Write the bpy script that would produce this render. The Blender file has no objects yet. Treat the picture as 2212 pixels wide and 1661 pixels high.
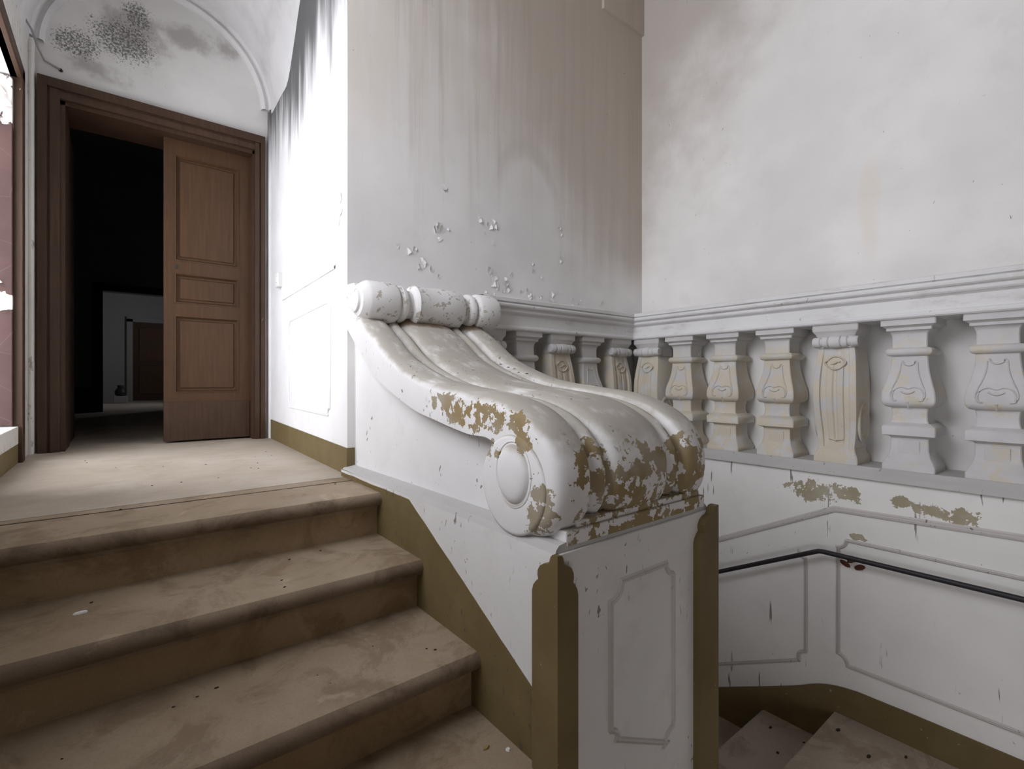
import bpy, bmesh, math, random
from mathutils import Vector, Matrix
random.seed(7)
S = bpy.context.scene
COL = S.collection
# ------------------------------------------------------------------ camera, world, light, exposure
# axes: x = across (along the step edges, to the right), y = up the stairs, z = up; landing floor z = 0
YAW = math.radians(38.506)
cd = bpy.data.cameras.new('camera'); cam = bpy.data.objects.new('camera', cd); COL.objects.link(cam)
cd.sensor_width = 36.0; cd.lens = 1066.1 / 2212 * 36.0; cd.shift_y = -8.9 / 2212
cd.clip_start = 0.02
cam.location = (0, 0, 0.4394); cam.rotation_euler = (math.pi / 2, 0, -YAW)
S.camera = cam
W = bpy.data.worlds.new('daylight'); S.world = W; W.use_nodes = True
bg = W.node_tree.nodes['Background']
bg.inputs[0].default_value = (0.96, 0.972, 1.05, 1); bg.inputs[1].default_value = 7.2
S.view_settings.view_transform = 'Standard'; S.view_settings.look = 'None'
S.view_settings.exposure = 0.16; S.view_settings.gamma = 1.0; S.view_settings.use_curve_mapping = False
S.cycles.diffuse_bounces = 5; S.cycles.glossy_bounces = 2; S.cycles.max_bounces = 6
S.cycles.caustics_reflective = False; S.cycles.caustics_refractive = False
S.cycles.adaptive_threshold = 0.08
S.cycles.sample_clamp_indirect = 6.0
def portal(name, loc, rot, sx, sy):
    l = bpy.data.lights.new(name, 'AREA'); l.shape = 'RECTANGLE'; l.size = sx; l.size_y = sy
    l.cycles.is_portal = True
    o = bpy.data.objects.new(name, l); COL.objects.link(o); o.location = loc; o.rotation_euler = rot
    return o
WY0, WY1, WZ0, WZ1 = 2.75, 3.70, 0.19, 2.05           # landing window opening in the left wall
VY0, VY1, VZ0, VZ1 = 0.65, 2.05, 0.90, 3.30           # assumed unseen window beside the flight, added to light the stairwell walls
XL = -0.425
portal('window_portal', (XL - 0.30, (WY0 + WY1) / 2, (WZ0 + WZ1) / 2), (0, -math.pi / 2, 0), WZ1 - WZ0, WY1 - WY0)
portal('window_portal', (XL - 0.30, (VY0 + VY1) / 2, (VZ0 + VZ1) / 2), (0, -math.pi / 2, 0), VZ1 - VZ0, VY1 - VY0)
UY0, UY1, UZ0, UZ1 = -1.80, -0.75, -1.10, -0.10          # unseen window added behind the viewpoint to brighten the lower walls
portal('window_portal', (XL - 0.30, (UY0 + UY1) / 2, (UZ0 + UZ1) / 2), (0, -math.pi / 2, 0), UZ1 - UZ0, UY1 - UY0)
portal('window_portal', (1.9, 11.0, 1.5), (0, math.pi / 2, 0), 0.8, 0.8)

# ------------------------------------------------------------------ helpers
def tag(o, label=None, cat=None, group=None, kind=None):
    if label: o['label'] = label
    if cat: o['category'] = cat
    if group: o['group'] = group
    if kind: o['kind'] = kind
    return o
def adopt(o, parent):
    if parent is not None:
        o.parent = parent
        r = parent; t = Vector(parent.location)
        if parent.type == 'EMPTY': o.matrix_parent_inverse = Matrix.Translation(-t)
    return o
def empty(name, loc, **k):
    o = bpy.data.objects.new(name, None); o.empty_display_size = 0.1; o.location = loc; COL.objects.link(o)
    return tag(o, **k)
def mk(name, vf, mat, parent=None, smooth=None, **k):
    v, f = vf
    me = bpy.data.meshes.new(name); me.from_pydata([tuple(p) for p in v], [], f)
    bm = bmesh.new(); bm.from_mesh(me); bmesh.ops.remove_doubles(bm, verts=bm.verts, dist=1e-5)
    bmesh.ops.recalc_face_normals(bm, faces=bm.faces); bm.to_mesh(me); bm.free()
    me.materials.append(mat)
    if smooth:
        me.shade_smooth(); me.set_sharp_from_angle(angle=math.radians(smooth))
    o = bpy.data.objects.new(name, me); COL.objects.link(o)
    adopt(o, parent)
    return tag(o, **k)
def join(*parts):
    V, F = [], []
    for v, f in parts:
        b = len(V); V += list(v); F += [tuple(i + b for i in q) for q in f]
    return V, F
def box(x0, x1, y0, y1, z0, z1, bev=0.0, seg=2):
    bm = bmesh.new(); bmesh.ops.create_cube(bm, size=1)
    for v in bm.verts:
        v.co = Vector(((x0 + x1) / 2 + v.co.x * (x1 - x0), (y0 + y1) / 2 + v.co.y * (y1 - y0), (z0 + z1) / 2 + v.co.z * (z1 - z0)))
    if bev: bmesh.ops.bevel(bm, geom=bm.edges[:], offset=bev, segments=seg, affect='EDGES', profile=0.5)
    bm.verts.index_update()
    r = ([v.co.copy() for v in bm.verts], [tuple(v.index for v in f.verts) for f in bm.faces]); bm.free()
    return r
def prism(pts, fn, d0, d1):
    """polygon pts (a,b) swept from depth d0 to d1; fn(a,b,d) -> xyz"""
    n = len(pts)
    v = [fn(a, b, d0) for a, b in pts] + [fn(a, b, d1) for a, b in pts]
    f = [tuple(range(n))[::-1], tuple(range(n, 2 * n))]
    f += [(i, (i + 1) % n, n + (i + 1) % n, n + i) for i in range(n)]
    return v, f
def yz(a, b, d): return (d, a, b)       # polygon in y,z swept along x
def xz(a, b, d): return (a, d, b)
def xy(a, b, d): return (a, b, d)
def grid(rows, closed=False):
    n = len(rows[0]); v = [p for r in rows for p in r]; f = []
    for i in range(len(rows) - 1):
        for j in range(n if closed else n - 1):
            f.append((i * n + j, i * n + (j + 1) % n, (i + 1) * n + (j + 1) % n, (i + 1) * n + j))
    return v, f
def lathe(prof, fn, n=32):
    """prof [(t, r)] ; fn(t, r cos, r sin) -> xyz"""
    rows = [[fn(t, r * math.cos(2 * math.pi * k / n), r * math.sin(2 * math.pi * k / n)) for k in range(n)] for t, r in prof]
    v, f = grid(rows, True)
    f.append(tuple(range(n))[::-1]); f.append(tuple(range(len(v) - n, len(v))))
    return v, f
def tube(pts, r, n=8):
    pts = [Vector(p) for p in pts]; rows = []
    for i, p in enumerate(pts):
        d = (pts[min(i + 1, len(pts) - 1)] - pts[max(i - 1, 0)]).normalized()
        up = Vector((0, 0, 1)) if abs(d.z) < 0.9 else Vector((1, 0, 0))
        a = d.cross(up).normalized(); b = a.cross(d)
        rr = r[i] if isinstance(r, (list, tuple)) else r
        rows.append([p + (a * math.cos(2 * math.pi * k / n) + b * math.sin(2 * math.pi * k / n)) * rr for k in range(n)])
    v, f = grid(rows, True)
    f.append(tuple(range(n))[::-1]); f.append(tuple(range(len(v) - n, len(v))))
    return v, f
def moulding(pts, prof, fn, closed=True):
    """2-D path pts, profile [(offset, height)], fn(a, b, h) -> xyz ; mitred"""
    n = len(pts); P = [Vector((a, b)) for a, b in pts]; rows = []
    for i in range(n):
        a = P[i - 1] if (closed or i > 0) else None; c = P[(i + 1) % n] if (closed or i < n - 1) else None
        d1 = (P[i] - a).normalized() if a is not None else None
        d2 = (c - P[i]).normalized() if c is not None else None
        if d1 is None: d1 = d2
        if d2 is None: d2 = d1
        n1 = Vector((-d1.y, d1.x)); n2 = Vector((-d2.y, d2.x)); m = (n1 + n2)
        m = m / max(0.35, m.length_squared) * 2 if m.length > 1e-6 else n1
        m = m * 1.0
        k = 1.0
        rows.append([fn(P[i].x + m.x * o * k, P[i].y + m.y * o * k, h) for o, h in prof])
    if closed: rows.append(rows[0])
    return grid(rows)
def arc(cx, cy, r, a0, a1, n=7):
    return [(cx + r * math.cos(math.radians(a0 + (a1 - a0) * i / n)), cy + r * math.sin(math.radians(a0 + (a1 - a0) * i / n))) for i in range(n + 1)]
def holes(a_cuts, b_cuts, skip, fn, d0, d1):
    parts = []
    for i in range(len(a_cuts) - 1):
        for j in range(len(b_cuts) - 1):
            if (i, j) in skip: continue
            parts.append(prism([(a_cuts[i], b_cuts[j]), (a_cuts[i + 1], b_cuts[j]), (a_cuts[i + 1], b_cuts[j + 1]), (a_cuts[i], b_cuts[j + 1])], fn, d0, d1))
    return join(*parts)
def smooth_path(pts, k=6):
    """Catmull-Rom through 2-D points"""
    out = []
    P = [pts[0]] + list(pts) + [pts[-1]]
    for i in range(1, len(P) - 2):
        for s in range(k):
            t = s / k; r = []
            for c in range(len(pts[0])):
                a, b, d, e = P[i - 1][c], P[i][c], P[i + 1][c], P[i + 2][c]
                r.append(0.5 * (2 * b + (d - a) * t + (2 * a - 5 * b + 4 * d - e) * t * t + (3 * b - a - 3 * d + e) * t ** 3))
            out.append(tuple(r))
    out.append(tuple(pts[-1]))
    return out

# ------------------------------------------------------------------ materials
class N:
    def __init__(s, name):
        s.m = bpy.data.materials.new(name); s.m.use_nodes = True; s.t = s.m.node_tree
        s.b = s.t.nodes['Principled BSDF']; s.geo = s.t.nodes.new('ShaderNodeNewGeometry'); s.p = s.geo.outputs['Position']
        s.sep = s.t.nodes.new('ShaderNodeSeparateXYZ'); s.t.links.new(s.p, s.sep.inputs[0]); s.x, s.y, s.z = s.sep.outputs
    def _in(s, sock, v):
        if isinstance(v, (int, float)): sock.default_value = v
        elif isinstance(v, (tuple, list)): sock.default_value = tuple(v) + ((1,) if len(sock.default_value) == 4 and len(v) == 3 else ())
        else: s.t.links.new(v, sock)
    def math(s, op, a, b=0.0, clamp=False):
        n = s.t.nodes.new('ShaderNodeMath'); n.operation = op; n.use_clamp = clamp; s._in(n.inputs[0], a); s._in(n.inputs[1], b); return n.outputs[0]
    def add(s, a, b): return s.math('ADD', a, b)
    def sub(s, a, b): return s.math('SUBTRACT', a, b)
    def mul(s, a, b): return s.math('MULTIPLY', a, b)
    def mx(s, a, b): return s.math('MAXIMUM', a, b)
    def mn(s, a, b): return s.math('MINIMUM', a, b)
    def vec(s, scale):
        n = s.t.nodes.new('ShaderNodeVectorMath'); n.operation = 'MULTIPLY'; s.t.links.new(s.p, n.inputs[0]); n.inputs[1].default_value = scale; return n.outputs[0]
    def noise(s, scale, detail=4, rough=0.55, vec=None, dist=0.0):
        n = s.t.nodes.new('ShaderNodeTexNoise'); s.t.links.new(vec if vec is not None else s.p, n.inputs['Vector'])
        n.inputs['Scale'].default_value = scale; n.inputs['Detail'].default_value = detail; n.inputs['Roughness'].default_value = rough; n.inputs['Distortion'].default_value = dist
        return n.outputs['Fac']
    def voro(s, scale, feature='DISTANCE_TO_EDGE'):
        n = s.t.nodes.new('ShaderNodeTexVoronoi'); n.feature = feature; s.t.links.new(s.p, n.inputs['Vector']); n.inputs['Scale'].default_value = scale; return n.outputs[0]
    def step(s, v, lo, hi, a=0.0, b=1.0):
        n = s.t.nodes.new('ShaderNodeMapRange'); n.interpolation_type = 'SMOOTHSTEP'
        s._in(n.inputs[0], v); n.inputs[1].default_value = lo; n.inputs[2].default_value = hi; n.inputs[3].default_value = a; n.inputs[4].default_value = b; return n.outputs[0]
    def mix(s, f, a, b):
        n = s.t.nodes.new('ShaderNodeMix'); n.data_type = 'RGBA'; s._in(n.inputs[0], f); s._in(n.inputs[6], a); s._in(n.inputs[7], b); return n.outputs[2]
    def ell(s, c, r):
        """1 at the centre of an ellipsoid, 0 on its surface, negative outside"""
        a = s.t.nodes.new('ShaderNodeVectorMath'); a.operation = 'SUBTRACT'; s.t.links.new(s.p, a.inputs[0]); a.inputs[1].default_value = c
        b = s.t.nodes.new('ShaderNodeVectorMath'); b.operation = 'DIVIDE'; s.t.links.new(a.outputs[0], b.inputs[0]); b.inputs[1].default_value = r
        l = s.t.nodes.new('ShaderNodeVectorMath'); l.operation = 'LENGTH'; s.t.links.new(b.outputs[0], l.inputs[0])
        return s.sub(1.0, l.outputs['Value'])
    def blobs(s, L):
        m = None
        for c, r in L:
            e = s.ell(c, r); m = e if m is None else s.mx(m, e)
        return m
    def bump(s, h, strength=0.3, dist=0.01, normal=None):
        n = s.t.nodes.new('ShaderNodeBump'); n.inputs['Strength'].default_value = strength; n.inputs['Distance'].default_value = dist; s._in(n.inputs['Height'], h)
        if normal is not None: s.t.links.new(normal, n.inputs['Normal'])
        return n.outputs[0]
    def done(s, col, rough=0.85, nrm=None, spec=0.25, metal=0.0):
        s._in(s.b.inputs['Base Color'], col); s._in(s.b.inputs['Roughness'], rough); s.b.inputs['Specular IOR Level'].default_value = spec; s.b.inputs['Metallic'].default_value = metal
        if nrm is not None: s.t.links.new(nrm, s.b.inputs['Normal'])
        return s.m
OCHRE = (0.34, 0.255, 0.125); GREYST = (0.36, 0.33, 0.28)
def plaster(name, base, tint=None, peel=None, peel_col=OCHRE, peel_col2=None, stains_shade=(), specks=0.72, paint=None, mott=0.10, bump=0.25, peel_noise=14, peel_thr=0.10, warm=None):
    """painted plaster: mottling, dark nicks, peeled patches, stains [(mask fn, colour, strength)]"""
    n = N(name)
    big = n.noise(1.3, 3, 0.6); fine = n.noise(38, 2, 0.6)
    c = n.mix(n.step(big, 0.3, 0.7), tuple(b * (1 - mott) for b in base), tuple(min(0.9, b * (1 + mott * 0.4)) for b in base))
    c = n.mix(n.mul(n.step(n.noise(7, 4, 0.65), 0.5, 0.75), 0.25), c, tint or tuple(b * 0.82 for b in base))
    for fn, colr, st in stains_shade:
        c = n.mix(n.mul(fn(n), st), c, colr)
    if paint: c = n.mix(paint[0](n), c, paint[1](n))
    h = n.mul(fine, 0.25); h = n.add(h, n.mul(n.noise(4.5, 2, 0.5), 1.0))
    if specks:
        sp = n.step(n.noise(55, 2, 0.5, n.vec((1, 1, 0.45)), 0.6), specks, specks + 0.03)
        sp = n.mul(sp, n.step(n.noise(2.2, 2, 0.5), 0.45, 0.6))
        c = n.mix(n.mul(sp, 0.75), c, (0.09, 0.075, 0.06))
    if peel:
        m = n.blobs(peel)
        e = n.add(n.mul(n.math('MAXIMUM', n.mn(m, 0.45), -0.8), 0.75), n.mul(n.sub(n.noise(peel_noise, 4, 0.68), 0.5), 2.4))
        pk = n.step(e, peel_thr, peel_thr + 0.035)
        c = n.mix(pk, c, n.mix(n.step(n.noise(7, 3, 0.6), 0.35, 0.65), peel_col, peel_col2 or tuple(q * 1.2 for q in peel_col)))
        h = n.sub(h, n.mul(pk, 1.6))
    return n.done(c, 0.82, n.bump(h, bump, 0.006))
WHITE = (0.80, 0.795, 0.785)
def olive_col(n):
    return n.mix(n.step(n.noise(3.0, 5, 0.6), 0.35, 0.7), (0.145, 0.105, 0.043), (0.19, 0.142, 0.064))
def m_olive(name='olive_paint'):
    n = N(name); c = olive_col(n)
    sp = n.step(n.noise(40, 3, 0.6), 0.70, 0.73); c = n.mix(n.mul(sp, 0.6), c, (0.45, 0.42, 0.36))
    return n.done(c, 0.6, n.bump(n.noise(9, 4), 0.12, 0.004), 0.35)
OLIVE = m_olive()
# back wall of the stairwell: vertical soot and damp streaks above and towards the corner, a re-plastered niche patch
def st_streak(n):
    v = n.noise(9, 4, 0.6, n.vec((1, 1, 0.06))); lim = n.add(n.mul(n.sub(v, 0.5), 0.9), n.mul(n.sub(n.noise(2.0, 3, 0.5), 0.5), 0.7))
    q = n.add(n.add(n.mul(n.sub(n.x, 2.0), 0.60), n.mul(n.sub(n.z, 1.55), 0.60)), lim)
    patch = n.step(n.add(n.ell((1.93, 2.27, 1.15), (0.27, 0.3, 0.66)), n.mul(n.sub(n.noise(5, 3), 0.5), 0.12)), 0.0, 0.10)
    low = n.step(n.z, 0.95, 1.35)
    return n.mul(n.mul(n.step(q, -0.30, 0.62), n.sub(1.0, n.mul(patch, 0.9))), low)
def st_streak2(n):
    v = n.noise(16, 5, 0.65, n.vec((1, 1, 0.035)))
    return n.mul(n.step(v, 0.48, 0.68), n.step(n.z, 0.9, 2.2))
def st_warm(n): return n.mul(n.step(n.add(n.z, n.mul(n.sub(n.noise(2.5, 3), 0.5), 0.9)), 1.2, 2.1), n.step(n.noise(14, 4, 0.6, n.vec((1, 1, 0.05))), 0.2, 0.6))
def st_ring(n):
    e = n.add(n.ell((1.93, 2.27, 1.15), (0.31, 0.3, 0.72)), n.mul(n.sub(n.noise(5, 3), 0.5), 0.10))
    return n.mul(n.mul(n.step(e, -0.10, 0.0), n.sub(1.0, n.step(e, 0.03, 0.13))), n.step(n.z, 1.45, 1.7))
M_BACK = plaster('back_wall_plaster', (0.79, 0.78, 0.77), stains_shade=[(st_warm, (0.64, 0.575, 0.49), 0.6), (st_streak, (0.47, 0.405, 0.335), 0.78), (st_streak2, (0.44, 0.385, 0.335), 0.4), (st_ring, (0.46, 0.42, 0.38), 0.22)], specks=0.75)
def stain_shade_rw(n):  # mottled stain with painted shade, deepening diagonally up towards the far corner
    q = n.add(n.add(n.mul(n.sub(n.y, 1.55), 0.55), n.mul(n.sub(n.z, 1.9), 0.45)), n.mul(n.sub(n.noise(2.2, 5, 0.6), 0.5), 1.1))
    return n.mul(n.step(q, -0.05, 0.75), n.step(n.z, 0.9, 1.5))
def st_rw2(n): return n.step(n.add(n.ell((3.04, 0.85, 1.35), (0.4, 0.07, 0.45)), n.mul(n.sub(n.noise(6, 3), 0.5), 0.8)), 0.1, 0.8)
PEEL_RW = [((2.72, 0.965, -0.115), (0.3, 0.16, 0.055)), ((2.72, 0.84, -0.10), (0.3, 0.05, 0.04)), ((2.72, 0.64, -0.10), (0.3, 0.05, 0.03)), ((2.72, 0.53, -0.12), (0.3, 0.09, 0.03)), ((2.72, 0.43, -0.13), (0.3, 0.05, 0.04)), ((2.72, 0.80, -0.30), (0.3, 0.035, 0.018))]
def st_drip(n):
    v = n.noise(30, 3, 0.6, n.vec((1, 1.3, 0.11))); return n.mul(n.mul(n.step(v, 0.66, 0.70), n.step(n.noise(3.0, 2), 0.44, 0.54)), n.sub(1.0, n.step(n.z, 0.0, 0.05)))
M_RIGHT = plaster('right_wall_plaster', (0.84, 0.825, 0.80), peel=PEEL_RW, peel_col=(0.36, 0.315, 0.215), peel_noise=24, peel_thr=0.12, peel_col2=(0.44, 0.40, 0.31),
                  stains_shade=[(stain_shade_rw, (0.47, 0.42, 0.375), 0.80), (st_rw2, (0.80, 0.70, 0.58), 0.35), (st_drip, (0.12, 0.10, 0.085), 0.8)], specks=0.74)
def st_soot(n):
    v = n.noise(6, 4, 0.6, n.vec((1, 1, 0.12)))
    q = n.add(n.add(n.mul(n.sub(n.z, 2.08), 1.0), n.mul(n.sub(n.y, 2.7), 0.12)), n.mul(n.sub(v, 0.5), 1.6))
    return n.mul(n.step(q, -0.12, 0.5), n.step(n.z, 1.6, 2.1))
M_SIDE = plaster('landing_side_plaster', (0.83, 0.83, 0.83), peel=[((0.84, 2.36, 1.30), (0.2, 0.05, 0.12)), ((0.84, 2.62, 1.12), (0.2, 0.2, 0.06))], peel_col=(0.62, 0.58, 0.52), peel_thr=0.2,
                 stains_shade=[(st_soot, (0.10, 0.098, 0.095), 0.95)], specks=0.77)
def st_mold(n):
    e = n.add(n.blobs([((0.05, 4.12, 2.72), (0.26, 0.3, 0.24)), ((0.38, 4.12, 2.83), (0.24, 0.3, 0.12)), ((-0.15, 4.12, 2.42), (0.22, 0.3, 0.10)), ((0.62, 4.12, 2.85), (0.10, 0.3, 0.10))]), n.mul(n.sub(n.noise(5, 4, 0.7), 0.5), 2.4))
    return n.step(e, 0.0, 0.85)
def st_mold2(n):
    e = n.add(n.blobs([((0.03, 4.12, 2.66), (0.22, 0.3, 0.18)), ((0.10, 4.12, 2.86), (0.1, 0.3, 0.12)), ((-0.2, 4.12, 2.55), (0.15, 0.3, 0.12))]), n.mul(n.sub(n.noise(6, 3), 0.5), 0.8))
    return n.step(n.add(n.noise(75, 4, 0.8), n.mul(n.mn(e, 0.5), 0.30)), 0.60, 0.68)
M_END = plaster('landing_end_plaster', (0.74, 0.725, 0.705), stains_shade=[(st_mold, (0.33, 0.31, 0.295), 0.72), (st_mold2, (0.10, 0.095, 0.09), 0.85)], specks=0.76)
M_VAULT = plaster('vault_plaster', (0.74, 0.735, 0.73), stains_shade=[(lambda n: n.step(n.noise(2.2, 4, 0.6), 0.45, 0.8), (0.45, 0.44, 0.43), 0.7)], specks=0.76)
M_PLAIN = plaster('white_plaster', WHITE, specks=0.76)
M_MOULD = plaster('dusty_moulding', (0.60, 0.57, 0.545), specks=0.66)
M_REAR = plaster('rear_wall_plaster', (0.24, 0.20, 0.155), specks=0.76)  # unseen wall, coloured dark and warm to weaken bounce from behind
M_CEIL = plaster('darkened_ceiling_plaster', (0.42, 0.39, 0.355), specks=0.76)  # unseen ceiling, darkened to weaken the bounce light
M_LEFT = plaster('left_wall_plaster', (0.72, 0.70, 0.66), stains_shade=[(lambda n: n.step(n.noise(30, 4, 0.7, n.vec((1, 1, 0.3))), 0.60, 0.66), (0.16, 0.13, 0.10), 0.6)], specks=0.70)
# parapet: white lime paint over ochre, olive skirting that follows the stair slope
def par_olive(n):
    lim = n.mn(n.add(n.mul(n.sub(n.y, 1.584), 0.51), 0.018), 0.02)
    lim = n.add(lim, n.mul(n.sub(n.noise(6, 3), 0.5), 0.012))
    side = n.sub(1.0, n.step(n.x, 0.805, 0.82)); side = n.mul(side, n.step(n.y, 0.86, 0.87))
    return n.mul(side, n.step(n.sub(lim, n.z), -0.001, 0.002))
M_STRINGER = plaster('stringer_plaster', (0.78, 0.77, 0.755), paint=(par_olive, olive_col), specks=0.655, stains_shade=[(lambda n: n.mul(n.step(n.noise(5, 5, 0.65), 0.5, 0.8), 1.0), (0.55, 0.52, 0.49), 0.6)], bump=0.3)
M_BODY = plaster('parapet_plaster', (0.80, 0.795, 0.79), specks=0.70)
def st_dust(n):
    d = n.t.nodes.new('ShaderNodeSeparateXYZ'); n.t.links.new(n.geo.outputs['Normal'], d.inputs[0])
    up = n.step(n.add(d.outputs[2], n.mul(n.sub(n.noise(8, 4, 0.6), 0.5), 0.9)), 0.25, 0.75)
    return n.mul(up, n.step(n.noise(18, 3, 0.6, n.vec((1, 0.25, 1))), 0.15, 0.5))
PEEL_SC = [((0.93, 0.84, 0.19), (0.10, 0.10, 0.16)), ((1.12, 0.84, 0.16), (0.22, 0.09, 0.13)), ((1.36, 0.84, 0.18), (0.14, 0.10, 0.17)), ((0.80, 1.15, 0.335), (0.06, 0.26, 0.05)), ((0.80, 1.35, 0.37), (0.05, 0.12, 0.04)),
           ((0.80, 0.89, 0.12), (0.05, 0.06, 0.09)), ((0.80, 1.09, 0.24), (0.05, 0.06, 0.04)), ((0.80, 0.94, 0.30), (0.05, 0.05, 0.05)), ((1.15, 0.86, 0.045), (0.4, 0.06, 0.03))]
M_SCROLL = plaster('scroll_paint', (0.80, 0.79, 0.785), peel=PEEL_SC, peel_col=(0.29, 0.215, 0.105), peel_col2=(0.37, 0.325, 0.245), peel_noise=20, peel_thr=0.22, stains_shade=[(st_dust, (0.40, 0.37, 0.315), 0.92), (lambda n: n.step(n.add(n.ell((1.13, 2.05, 0.72), (0.45, 0.10, 0.055)), n.mul(n.sub(n.noise(14, 4, 0.6), 0.5), 1.3)), 0.0, 0.5), (0.15, 0.095, 0.05), 0.85)], specks=0.665, bump=0.35)
M_ROLL = plaster('roll_paint', (0.82, 0.81, 0.80), peel=[((1.15, 2.0, 0.80), (0.5, 0.2, 0.2))], peel_col=(0.45, 0.41, 0.35), peel_noise=26, peel_thr=0.52, specks=0.65, bump=0.3)
def bal_mat(name, base, cream, amt):
    n = N(name); c = n.mix(n.step(n.noise(5, 4, 0.6), 0.35, 0.7), tuple(b * 0.9 for b in base), base)
    w = n.step(n.add(n.noise(11, 5, 0.7), n.mul(n.noise(70, 3, 0.6), 0.22)), 0.66 - amt, 0.76 - amt)
    w = n.mul(w, n.sub(1.0, n.step(n.z, 0.56, 0.66)))
    c = n.mix(n.mul(w, 0.75), c, cream)
    sp = n.step(n.noise(70, 3, 0.6), 0.70, 0.73); c = n.mix(n.mul(sp, 0.35), c, (0.2, 0.18, 0.15))
    return n.done(c, 0.85, n.bump(n.add(n.mul(n.noise(45, 2, 0.6), 0.5), n.noise(8, 2)), 0.3, 0.006))
M_BAL = bal_mat('baluster_limewash', (0.68, 0.67, 0.665), (0.66, 0.595, 0.47), 0.04)
M_BALY = bal_mat('worn_baluster_limewash', (0.64, 0.63, 0.615), (0.63, 0.555, 0.42), 0.14)
M_RAIL = plaster('rail_limewash', (0.76, 0.755, 0.75), stains_shade=[(lambda n: n.step(n.noise(16, 5, 0.7, n.vec((0.3, 0.3, 1))), 0.52, 0.75), (0.5, 0.47, 0.43), 0.6)], specks=0.70, bump=0.3)
M_SILL = plaster('grey_sill', (0.50, 0.49, 0.475), specks=0.70)  # one darker grey for the balustrade sills and the dusty parapet ledge
def stone(name, a, b, dirt, rough=0.75, sc=1.0, k=1.0):
    n = N(name); c = n.mix(n.step(n.noise(1.8 * sc, 6, 0.65), 0.3, 0.72), a, b)
    c = n.mix(n.mul(n.step(n.noise(5 * sc, 6, 0.7, None, 0.6), 0.48, 0.62), 0.65 * k), c, dirt)
    c = n.mix(n.mul(n.step(n.noise(190, 2, 0.6), 0.45, 0.75), 0.25), c, tuple(q * 0.55 for q in a))
    c = n.mix(n.mul(n.step(n.noise(2.6 * sc, 5, 0.6, n.vec((1, 1, 1)), 1.2), 0.60, 0.64), 0.30 * k), c, tuple(min(0.8, q * 1.35) for q in b))
    sp = n.step(n.noise(36, 2, 0.5), 0.76, 0.79); c = n.mix(n.mul(sp, 0.7), c, (0.06, 0.05, 0.04))
    h = n.add(n.mul(n.noise(120, 2, 0.6), 0.4), n.noise(6, 2))
    return n.done(c, rough, n.bump(h, 0.2, 0.005), 0.3)
M_TREAD = stone('worn_tread_stone', (0.285, 0.215, 0.142), (0.38, 0.305, 0.22), (0.19, 0.132, 0.080), 0.6)
M_RISER = stone('riser_stone', (0.34, 0.245, 0.145), (0.43, 0.32, 0.205), (0.24, 0.16, 0.09), 0.8)
M_NOSE = stone('nosing_stone', (0.175, 0.125, 0.085), (0.27, 0.205, 0.145), (0.10, 0.068, 0.044), 0.7)
M_FLOOR = stone('landing_stone', (0.42, 0.36, 0.285), (0.52, 0.46, 0.385), (0.34, 0.275, 0.20), 0.6, 1.0, 0.5)
M_LOW = stone('lower_landing_stone', (0.42, 0.36, 0.285), (0.52, 0.455, 0.375), (0.30, 0.235, 0.17), 0.7)
def wood(name, a, b, ax=(9, 9, 0.5), rough=0.5, chips=0.0):
    n = N(name); g = n.noise(7, 5, 0.6, n.vec(ax)); c = n.mix(n.step(g, 0.3, 0.7), a, b)
    c = n.mix(n.mul(n.step(n.noise(1.6, 4, 0.6), 0.4, 0.7), 0.35), c, tuple(q * 0.65 for q in a))
    if chips:
        e = n.step(n.noise(34, 3, 0.6, n.vec((1, 1, 0.35))), 0.78 - chips, 0.80 - chips); c = n.mix(n.mul(e, 0.8), c, (0.45, 0.40, 0.34))
    return n.done(c, rough, n.bump(g, 0.12, 0.003), 0.4)
M_WOOD = wood('brown_door_paint', (0.072, 0.034, 0.014), (0.090, 0.045, 0.019), chips=0.0)
M_FRAME = wood('dark_brown_frame_paint', (0.052, 0.027, 0.015), (0.075, 0.040, 0.023), chips=0.02)
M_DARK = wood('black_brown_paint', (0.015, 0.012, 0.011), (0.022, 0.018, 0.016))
def red_mat():
    n = N('peeling_red_paint'); c = n.mix(n.step(n.noise(4, 5, 0.6), 0.35, 0.7), (0.060, 0.030, 0.027), (0.085, 0.045, 0.040))
    e = n.add(n.blobs([((-0.5, 3.68, 1.92), (0.2, 0.2, 0.15)), ((-0.5, 3.68, 0.85), (0.10, 0.2, 0.06))]), n.mul(n.sub(n.noise(18, 5, 0.65), 0.5), 2.0)); k = n.step(e, 0.15, 0.2)
    c = n.mix(k, c, (0.72, 0.69, 0.65)); cr = n.step(n.voro(5), 0.0, 0.012, 1, 0); c = n.mix(n.mul(cr, 0.12), c, (0.4, 0.3, 0.27))
    return n.done(c, 0.35, n.bump(n.mul(k, -1), 0.5, 0.006), 0.5)
M_RED = red_mat()
def flat(name, col, rough=0.6, spec=0.3, metal=0.0, var=0.15):
    n = N(name); c = n.mix(n.noise(25, 4, 0.6), tuple(q * (1 - var) for q in col), tuple(min(1, q * (1 + var)) for q in col)); return n.done(c, rough, n.bump(n.noise(60, 3), 0.15, 0.003), spec, metal)
M_IRON = flat('black_iron', (0.022, 0.02, 0.022), 0.5, 0.4); M_RUST = flat('rusty_iron', (0.10, 0.035, 0.02), 0.8); M_KEY = flat('tarnished_brass', (0.06, 0.045, 0.03), 0.5)
M_SWITCH = flat('white_plastic', (0.75, 0.74, 0.72), 0.5, var=0.04); M_FLAKE = flat('lifting_white_paint', (0.80, 0.79, 0.78), 0.8, var=0.05); M_CRUMB = flat('dark_crumb', (0.045, 0.035, 0.028), 0.9)
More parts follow.
